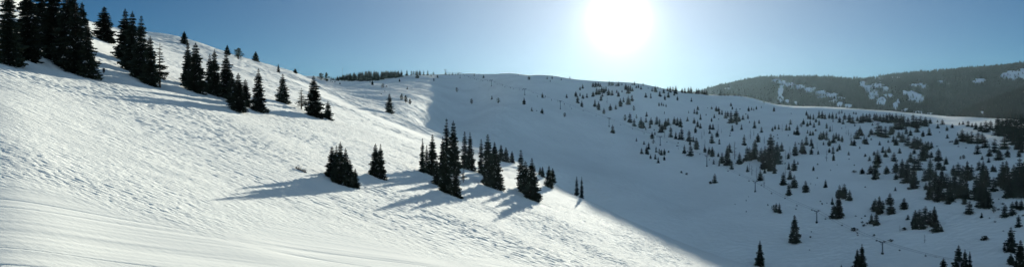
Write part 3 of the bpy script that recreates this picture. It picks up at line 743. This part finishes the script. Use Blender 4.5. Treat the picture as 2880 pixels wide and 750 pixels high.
for q in FAR:
    size = 'tall' if q[2] > 42 else ('mid sized' if q[2] > 24 else 'small')
    if q[3] == 'shrub': size = ''
    q.append((size + ' ' + KW[q[3]]).strip()); q.append(where(q[0], q[1] - q[2] / 2))
    cells.setdefault((q[4], q[5]), []).append(q)
for (kw, wh), L in cells.items():
    L.sort(key=lambda q: q[0])
    for i, q in enumerate(L):
        if len(L) == 1: lab = 'the only %s %s' % (kw, wh)
        elif len(L) == 2: lab = '%s %s of the two %s' % (kw, ('leftmost', 'rightmost')[i], wh)
        elif i == 0: lab = 'leftmost %s %s' % (kw, wh)
        elif i == len(L) - 1: lab = 'rightmost %s %s' % (kw, wh)
        else: lab = '%s %s from left %s' % (kw, ORD[i], wh)
        q.append(lab)
GROUPS = {'spruce': 'spruces scattered through the shaded bowl', 'bushy': 'bushy conifers scattered through the shaded bowl', 'pine': 'round pines scattered over the bowl',
          'bare': 'bare grey trees in the bowl', 'narrow': 'slim firs in the bowl', 'shrub': 'shrub tips sticking out of the bowl snow'}
spr = sorted([q for q in FAR if q[3] == 'spruce'], key=lambda q: -q[2])
n_near = sum(1 for t in NEAR_TREES if t[3] == 'spruce')
keep = set(id(q) for q in spr[:300 - n_near])
rngF = random.Random(5)
restV, restF, restM = [], [], []
def add_raw(K, x, y, z, w, h, rot, shift):
    V = np.array(K.raw.V); c, s = math.cos(rot), math.sin(rot)
    X = (V[:, 0] * c - V[:, 1] * s) * w + x; Y = (V[:, 0] * s + V[:, 1] * c) * w + y; Z = V[:, 2] * h + z
    Q = np.array([f for f in K.raw.F])
    restV.append(np.stack([X, Y, Z], -1)); restF.append(Q + shift[0]); restM.append(np.array(K.raw.M)); shift[0] += len(V)
sh = [0]
for q in FAR:
    u, vb, h, kd = q[:4]
    x, y, z = hit(u, vb)
    hm = h / F * y
    wr = rngF.uniform(1.05, 1.5) * (1.0 if kd == 'spruce' else .85); h *= 1.13
    if 1590 < u < 2110 and vb < 278: h *= 1.22; wr *= 1.1
    if u > 2380: wr *= 1.35; h *= 1.06
    if q[3] == 'spruce' and id(q) not in keep:
        add_raw(LO['spruce'][rngF.randrange(8)], x, y, z - .25, hm * wr, hm, rngF.random() * 6.28, sh); continue
    if h > 52 and kd in HI and kd != 'shrub':
        place_hi(u, vb, h, kd, q[6], GROUPS[kd], WIDTH[kd] * h * (1.0 if kd != 'bushy' else .85), rngF.randrange(9), (x, y, z)); continue
    K = LO[kd][rngF.randrange(len(LO[kd]))]
    o = link(D.objects.new(NAMES[kd], K.one))
    if kd == 'bushy': wr *= .92
    if kd == 'shrub': wr *= 1.1
    o.location = (x, y, z - .25 - .01 * hm); o.scale = (hm * wr, hm * wr, hm); o.rotation_euler = (0, 0, rngF.random() * 6.28)
    tag(o, q[6], CATS[kd], GROUPS[kd])
def stuff_mesh(name, V, Fc, M, mats):
    me = D.meshes.new(name); V = np.concatenate(V); Fc = np.concatenate(Fc); M = np.concatenate(M)
    me.vertices.add(len(V)); me.vertices.foreach_set('co', V.astype(np.float32).ravel())
    # quads whose last two corners coincide are triangles
    tri = Fc[:, 2] == Fc[:, 3]
    A = Fc[~tri]; B = Fc[tri][:, :3]
    flat = np.concatenate([A.ravel(), B.ravel()]); st = np.concatenate([np.arange(len(A)) * 4, len(A) * 4 + np.arange(len(B)) * 3])
    me.loops.add(len(flat)); me.loops.foreach_set('vertex_index', flat.astype(np.int32))
    me.polygons.add(len(st)); me.polygons.foreach_set('loop_start', st.astype(np.int32))
    me.polygons.foreach_set('material_index', np.concatenate([M[~tri], M[tri]]).astype(np.int32))
    for m in mats: me.materials.append(m)
    me.update(calc_edges=True); me.validate()
    return me
o = link(D.objects.new('distant_spruces', stuff_mesh('distant_spruces', restV, restF, restM, LO['spruce'][0].mats)))
tag(o, 'smallest spruces dotted over the upper part of the shaded bowl', 'trees', kind='stuff')

# the wood on the ridge, read as one mass
restV, restF, restM = [], [], []; sh = [0]
for i in range(150):
    f = rngF.random()
    u = 934 + f * 190
    line = 223 + 3 * math.sin(f * 3.0) - 3.5 * max(0, f - .6) * 2.5
    vt = 213 - 15 * min(1, f / .55) + rngF.uniform(-2, 5)
    if .69 < f < .73: continue
    vb = line + rngF.uniform(-2, 2.5) - (4 if f > .75 else 0)
    x, y, z = hit(u, vb); y2 = min(y, 1400) ; x *= y2 / y; z = ground_z(x, y2).item(); y = y2
    hm = (vb - vt) / F * y
    add_raw(LO['spruce'][rngF.randrange(8)], x, y, z - .3, hm * 1.15, hm, rngF.random() * 6.28, sh)
o = link(D.objects.new('ridge_wood', stuff_mesh('ridge_wood', restV, restF, restM, LO['spruce'][0].mats)))
tag(o, 'dark dense spruce wood lining the distant ridge above the lit slope', 'wood', kind='stuff')

# ------------------------------------------------------------------ chairlift
GT = 'lift towers of the chairlift crossing the bowl'
tops = []
tpos = [hit(u, v) for u, v, h in TOWERS]
tpos[1] = (tpos[1][0], tpos[0][1] - 12, 0); tpos[1] = (*tpos[1][:2], ground_z(*tpos[1][:2]).item())
last = hit(2700, 770); tpos.append(last)
for i, (x, y, z) in enumerate(tpos):
    hm = (TOWERS[i][2] if i < 12 else 34) / F * y
    nx, ny = (tpos[min(i + 1, 12)][0] - tpos[max(i - 1, 0)][0], tpos[min(i + 1, 12)][1] - tpos[max(i - 1, 0)][1])
    L = math.hypot(nx, ny); dx, dy = nx / L, ny / L
    rot = math.atan2(dy, dx)
    tops.append((x, y, z + hm, rot))
    e = link(D.objects.new('lift_tower', None)); e.location = (x, y, z); e.rotation_euler = (0, 0, rot)
    tag(e, 'grey T shaped lift tower, %s from the left' % ORD[i] if i < 12 else 'grey T shaped lift tower just below the bottom edge of the photo', 'lift tower', GT)
    m = MB(); m.tube((0, 0, -.5), (0, 0, hm), .50, .34, 10); link(D.objects.new('mast', m.mesh('mast', [M_STEEL])), e)
    m = MB(); m.box((0, 0, hm), (.4, 3.8, .4)); m.tube((0, -1.6, hm - 1.3), (0, -.1, hm - 2.0), .1, .1, 5); m.tube((0, 0, hm - 1.6), (0, 1.4, hm - .2), .1, .1, 5); m.tube((0, 0, hm - 1.6), (0, -1.4, hm - .2), .1, .1, 5)
    link(D.objects.new('crossarm', m.mesh('crossarm', [M_STEEL])), e)
    for sg in (-1, 1):
        m = MB(); m.box((0, sg * 1.75, hm + .38), (3.2, .22, .28))
        for q in range(6): m.tube((-1.4 + q * .56, sg * 1.75 - .2, hm + .45), (-1.4 + q * .56, sg * 1.75 + .2, hm + .45), .2, .2, 8, cap=True)
        link(D.objects.new('sheave_assembly', m.mesh('sheave_assembly', [M_DARKM])), e)
    m = MB(); m.tube((0, 0, -.6), (0, 0, .9), 1.0, .8, 10, cap=True); link(D.objects.new('padded_base', m.mesh('padded_base', [M_DARKM])), e)
ropes = {}
for sg, nm in ((-1, 'near'), (1, 'far')):
    pts = []
    for i in range(len(tops) - 1):
        for q in range(10):
            f = q / 10; a = tops[i]; b = tops[i + 1]
            L = math.dist(a[:2], b[:2]); sag = 4 * f * (1 - f) * L * .018
            r_ = a[3]
            ox, oy = -math.sin(r_) * 1.75 * sg, math.cos(r_) * 1.75 * sg
            pts.append((a[0] * (1 - f) + b[0] * f + ox, a[1] * (1 - f) + b[1] * f + oy, a[2] * (1 - f) + b[2] * f + .7 - sag))
    ropes[sg] = pts
    m = MB()
    for p, q in zip(pts[:-1], pts[1:]): m.tube(p, q, .065, .065, 4)
    o = link(D.objects.new('haul_rope', m.mesh('haul_rope', [M_DARKM])))
    tag(o, 'thin steel haul rope on the %s side of the lift towers' % ('downhill' if sg < 0 else 'uphill'), 'rope', 'haul ropes of the chairlift')
mh = MB(); mh.tube((0, 0, 0), (0, .25, -1.1), .05, .05, 5); mh.tube((0, .25, -1.1), (0, 0, -2.1), .05, .05, 5)
mb_ = MB(); mb_.box((0, .28, -2.15), (1.9, .08, .75)); ms = MB(); ms.box((0, -.02, -2.55), (1.9, .6, .1)); mf_ = MB(); mf_.box((0, -.45, -2.95), (1.7, .12, .06)); mf_.tube((-.5, -.3, -2.6), (-.5, -.45, -2.95), .03, .03, 4); mf_.tube((.5, -.3, -2.6), (.5, -.45, -2.95), .03, .03, 4)
CH = [('hanger', mh.mesh('hanger', [M_DARKM])), ('backrest', mb_.mesh('backrest', [M_DARKM])), ('seat', ms.mesh('seat', [M_DARKM])), ('footrest', mf_.mesh('footrest', [M_DARKM]))]
nch = 0
for sg in (-1, 1):
    pts = ropes[sg]; acc = 0.0; nxt = 22.0 if sg < 0 else 40.0; k = 0
    for p, q in zip(pts[:-1], pts[1:]):
        L = math.dist(p, q)
        while acc + L > nxt:
            f = (nxt - acc) / L; c = [p[i] + (q[i] - p[i]) * f for i in range(3)]
            u = U0 + F * c[0] / c[1]; v = VH - F * c[2] / c[1]
            if v < 745 and u > 1260:
                e = link(D.objects.new('lift_chair', None)); e.location = c; e.rotation_euler = (0, 0, math.atan2(q[1] - p[1], q[0] - p[0]) + math.pi / 2); e.scale = (.75, .75, .75)
                k += 1
                side = 'downhill' if sg < 0 else 'uphill'
                cnt = ORD[k - 1] if k <= 20 else 'twenty ' + ORD[k - 21]
                tag(e, 'small dark lift chair, %s from the top on the %s rope' % (cnt, side), 'lift chair', 'chairs hanging from the haul ropes')
                for n_, me in CH: link(D.objects.new(n_, me), e)
            nxt += 42.0
        acc += L

# ------------------------------------------------------------------ small things
x, y, z = hit(292, 207)
e = link(D.objects.new('padded_post', None)); e.location = (x, y, z); e.rotation_euler = (0, 0, .2)
tag(e, 'short dark padded post standing in tree shadow right of the upper left stand', 'post')
hp = 15 / F * y
m = MB(); m.tube((0, 0, -.3), (0, 0, hp), .12, .12, 8, cap=True); link(D.objects.new('post', m.mesh('post', [M_BARK])), e)
m = MB(); m.tube((0, 0, .25 * hp), (0, 0, hp * .97), hp * .21, hp * .21, 12, cap=True); link(D.objects.new('padding', m.mesh('padding', [M_DARKM])), e)
# dead fallen tree on the lit slope
x, y, z = hit(848, 482)
e = link(D.objects.new('fallen_tree', None)); e.location = (x, y, z + .1)
tag(e, 'dead fallen tree with broken brown branches lying on the lit slope', 'fallen tree')
rg = random.Random(9); w = 30 / F * y
gx_ = (ground_z(x + w / 2, y).item() - ground_z(x - w / 2, y).item())
m = MB(); m.tube((-w / 2, 0, -gx_ / 2 + .25), (w / 2, -.5, gx_ / 2 + .1), .10, .22, 7); link(D.objects.new('trunk', m.mesh('fallen_trunk', [M_BARK])), e)
m = MB()
for i in range(34):
    f = rg.random(); bx = -w / 2 + w * f * .9; bz = gx_ * (f * .9 - .5) + .2; a = rg.random() * 6.28; L = w * rg.uniform(.08, .26)
    t = (bx + math.cos(a) * L * .5 - .1, math.sin(a) * L * .6, bz + abs(rg.gauss(0, .6)) * L + .1)
    m.tube((bx, 0, bz), t, .04, .015, 4)
    for s_ in range(3):
        g_ = rg.uniform(.4, 1); p = (bx + (t[0] - bx) * g_, t[1] * g_, bz + (t[2] - bz) * g_)
        m.tube(p, (p[0] + rg.uniform(-.5, .5), p[1] + rg.uniform(-.5, .5), p[2] + rg.uniform(-.1, .5)), .02, .01, 3)
link(D.objects.new('branches', m.mesh('fallen_branches', [M_BARK])), e)
# antenna on the ridge
x, y, z = hit(963, 222)
e = link(D.objects.new('antenna_mast', None)); e.location = (x, y, z)
tag(e, 'very thin antenna mast rising over the ridge wood against the sky', 'antenna')
ha = 31 / F * y
m = MB(); m.tube((0, 0, -.5), (0, 0, ha), .22, .12, 6); link(D.objects.new('mast', m.mesh('antenna_pole', [M_STEEL])), e)
m = MB()
for k in range(4): m.tube((-.7, 0, ha - 1.2 * k), (.7, 0, ha - 1.2 * k), .07, .07, 5)
link(D.objects.new('aerial', m.mesh('aerial', [M_STEEL])), e)
# signboard on the pale rim
x, y, z = hit(2148, 294)
e = link(D.objects.new('trail_sign', None)); e.location = (x, y, z)
tag(e, 'tiny trail sign on two posts standing on the pale rim strip', 'trail sign')
hs = 8 / F * y
for sx in (-.5, .5):
    m = MB(); m.tube((sx * 1.4, 0, -.3), (sx * 1.4, 0, hs), .1, .1, 6); link(D.objects.new('post', m.mesh('sign_post', [M_BARK])), e)
m = MB(); m.box((0, -.12, hs * .8), (2.6, .1, hs * .4)); link(D.objects.new('board', m.mesh('sign_board', [M_DARKM])), e)

# ------------------------------------------------------------------ far mountains
def forest_floor(name, dark):
    m, n, p, out = mat(name)
    p.inputs['Roughness'].default_value = 1.0; p.inputs['Specular IOR Level'].default_value = 0.02
    at = n.nodes.new('ShaderNodeAttribute'); at.attribute_name = 'open_snow'
    geo = n.nodes.new('ShaderNodeNewGeometry')
    z = n.nodes.new('ShaderNodeTexNoise'); z.inputs['Scale'].default_value = .02; z.inputs['Detail'].default_value = 6; z.inputs['Roughness'].default_value = .7
    n.links.new(geo.outputs['Position'], z.inputs['Vector'])
    cr = n.nodes.new('ShaderNodeValToRGB'); n.links.new(z.outputs['Fac'], cr.inputs[0])
    cr.color_ramp.elements[0].position = .35; cr.color_ramp.elements[0].color = (*[c * .6 for c in dark], 1)
    cr.color_ramp.elements[1].position = .7; cr.color_ramp.elements[1].color = (*[c * 1.9 for c in dark], 1)
    th = n.nodes.new('ShaderNodeMapRange'); n.links.new(at.outputs['Fac'], th.inputs['Value']); th.inputs['From Min'].default_value = .46; th.inputs['From Max'].default_value = .54
    mx = n.nodes.new('ShaderNodeMix'); mx.data_type = 'RGBA'; n.links.new(th.outputs[0], mx.inputs['Factor'])
    n.links.new(cr.outputs[0], mx.inputs['A']); mx.inputs['B'].default_value = (.8, .82, .82, 1)
    n.links.new(mx.outputs['Result'], p.inputs['Base Color'])
    return m
BL = [(2184,229,14,7),(2200,236,14,9),(2222,240,18,8),(2250,246,18,8),(2280,252,18,7),(2310,260,18,6),(2340,268,16,5),(2365,276,14,4),(2195,255,7,14),(2196,276,8,8),(2215,284,5,5),(2238,288,4,4),
      (2312,273,12,3),(2345,284,10,4),(2362,293,8,6),(2385,298,12,5),(2425,236,9,10),(2442,250,12,12),(2458,268,13,14),(2480,284,15,10),(2468,240,16,7),(2500,268,12,5),(2490,250,8,6),
      (2567,268,14,14),(2585,276,14,10),(2545,262,8,8),(2520,296,8,9),(2526,288,4,8),(2546,311,12,5),(2579,317,16,4),(2612,320,14,3),(2585,239,24,5),(2598,243,8,5),(2645,231,8,4),(2668,237,8,3),(2755,227,17,6),
      (2830,216,16,9),(2850,212,22,12),(2880,209,26,15),(2910,205,20,15),(2046,249,9,2.2),(2460,221,24,1.6),(2515,218,12,1.6)]
def far_hill(name, ua, prof, d_crest, d_foot, v_foot, dark, blobs, ntrees, seed, label):
    us = np.array([p[0] for p in prof], float); vs = np.array([p[1] for p in prof], float)
    U = np.linspace(ua[0], ua[1], 900); S = np.linspace(0, 1.35, 380)
    UU, SS = np.meshgrid(U, S, indexing='ij')
    tc_ = (VH - np.interp(UU, us, vs)) / F; tf = (VH - v_foot) / F
    dc = d_crest(UU) ; df = d_foot(UU)
    DD = df + (dc - df) * SS
    X = (UU - U0) / F * DD
    gul = perlin(X / 420, SS * 1.6 + X / 900, seed) ; gul2 = perlin(X / 130, SS * 3, seed + 1); bump = perlin(X / 60, DD / 60, seed + 2)
    env = np.sin(np.clip(SS, 0, 1) * math.pi) ** .8
    zc = tc_ * dc; zf = tf * df
    shape = np.clip(SS, 0, 1) ** 1.05
    Z = zf + (zc - zf) * shape + env * (38 * gul + 16 * gul2) * (dc / 4500) + 2.0 * bump * env
    over = np.clip(SS - 1, 0, 1); Z = Z - over * (dc - df) * .45
    V = np.stack([X, DD, Z], -1)
    n, k = UU.shape; idx = np.arange(n * k).reshape(n, k)
    Fc = np.stack([idx[:-1, :-1], idx[1:, :-1], idx[1:, 1:], idx[:-1, 1:]], -1).reshape(-1, 4)
    def mask(X, Y, Z):
        u = U0 + F * X / Y; v = VH - F * Z / Y
        m = np.zeros(np.shape(X))
        for (bu, bv, ru, rv) in blobs:
            r = np.sqrt(((u - bu) / ru) ** 2 + ((v - bv) / rv) ** 2)
            m = np.maximum(m, smooth(1.75, .45, r))
        nz = perlin(X / 26, Z / 22 + Y / 90, 41) * .55 + perlin(X / 11, Z / 9 + Y / 40, 42) * .35
        big = np.clip((u - 2800) / 40, 0, 1)
        return np.clip(m + nz * (1 - .7 * big) * (m > .02), 0, 1)
    me = np_mesh(name, V.reshape(-1, 3), Fc, [forest_floor(name + '_floor', dark)], None, True)
    a = me.attributes.new('open_snow', 'FLOAT', 'POINT'); a.data.foreach_set('value', mask(X, DD, Z).astype(np.float32).ravel())
    o = link(D.objects.new(name, me)); tag(o, kind='structure')
    # forest
    rs = np.random.RandomState(seed)
    fu = rs.rand(ntrees) * (len(U) - 1.01); top = rs.rand(ntrees) < .10; fs = np.where(top, 1 - .04 * rs.rand(ntrees), rs.rand(ntrees) * 1.02) * ((k - 1) / 1.35)
    i = fu.astype(int); j = np.minimum(fs.astype(int), k - 2); a_ = (fu - i)[:, None]; b_ = (fs - j)[:, None]
    P = V[i, j] * (1 - a_) * (1 - b_) + V[i + 1, j] * a_ * (1 - b_) + V[i, j + 1] * (1 - a_) * b_ + V[i + 1, j + 1] * a_ * b_
    mk = mask(P[:, 0], P[:, 1], P[:, 2]); P = P[(mk < .5) | (rs.rand(ntrees) < .06)]
    N = len(P); h = rs.uniform(8, 17, N) * (P[:, 1] / 4500) ** .35 * np.where(rs.rand(N) < .12, 1.5, 1); r = h * rs.uniform(.16, .26, N); rot = rs.rand(N) * 6.28
    ks = 5; Vt = np.empty((N, ks + 1, 3)); 
    for q in range(ks):
        Vt[:, q, 0] = P[:, 0] + r * np.cos(rot + q * 6.283 / ks) * rs.uniform(.8, 1.2, N); Vt[:, q, 1] = P[:, 1] + r * np.sin(rot + q * 6.283 / ks); Vt[:, q, 2] = P[:, 2] + h * .05
    Vt[:, ks] = P; Vt[:, ks, 2] += h
    base = np.arange(N)[:, None] * (ks + 1)
    Ft = np.concatenate([np.concatenate([base + q, base + (q + 1) % ks, base + ks], 1) for q in range(ks)])
    me = np_mesh(name + '_forest', Vt.reshape(-1, 3), Ft, [M_NEEDLE2 if seed < 62 else M_FAR2])
    o = link(D.objects.new('mountain_forest', me)); tag(o, label, 'forest', kind='stuff')
M_FAR2 = simple('hillside_needles', (0.05, 0.062, 0.034), .9, var=.4, scale=.02)
far_hill('far_mountain', (1840, 3200), [(1840,300),(1900,280),(1960,262),(2012,247),(2068,234),(2130,222),(2180,219),(2250,218),(2330,220),(2400,225),(2440,224),(2500,214),(2560,207),(2620,203),(2700,195),(2760,192),(2820,186),(2880,181),(3200,150)],
         lambda u: 4300 + 250 * np.sin(u / 130) , lambda u: 2700 + 0 * u, 372, (.020, .028, .022), BL, 42000, 51, 'dark conifer forest covering the far mountain behind the bowl')
far_hill('near_side_hill', (2560, 3200), [(2560,372),(2610,362),(2680,336),(2740,305),(2800,280),(2880,252),(3000,215),(3200,180)],
         lambda u: 2450 + 0 * u, lambda u: 1700 + 0 * u, 385, (.045, .055, .032), [(2762, 317, 5, 3)], 14000, 61, 'olive green forest on the nearer hillside at the right edge')

# ------------------------------------------------------------------ haze: the cold air filling the valley
m = D.materials.new('haze_air'); m.use_nodes = True; n = m.node_tree; n.nodes.clear()
out = n.nodes.new('ShaderNodeOutputMaterial'); pv = n.nodes.new('ShaderNodeVolumePrincipled')
pv.inputs['Color'].default_value = (.55, .82, 1.0, 1); pv.inputs['Density'].default_value = 0.0000038; pv.inputs['Anisotropy'].default_value = 0.66
n.links.new(pv.outputs[0], out.inputs['Volume'])
mb_ = MB(); zmax = 330.0
mb_.box((0, 2000, (zmax - 700) / 2), (9000, 5600, zmax + 700)); 
me = mb_.mesh('haze', [m]); hz = link(D.objects.new('haze', me)); tag(hz, 'thin pale cold air veiling the bowl and far mountains', 'haze', kind='stuff')
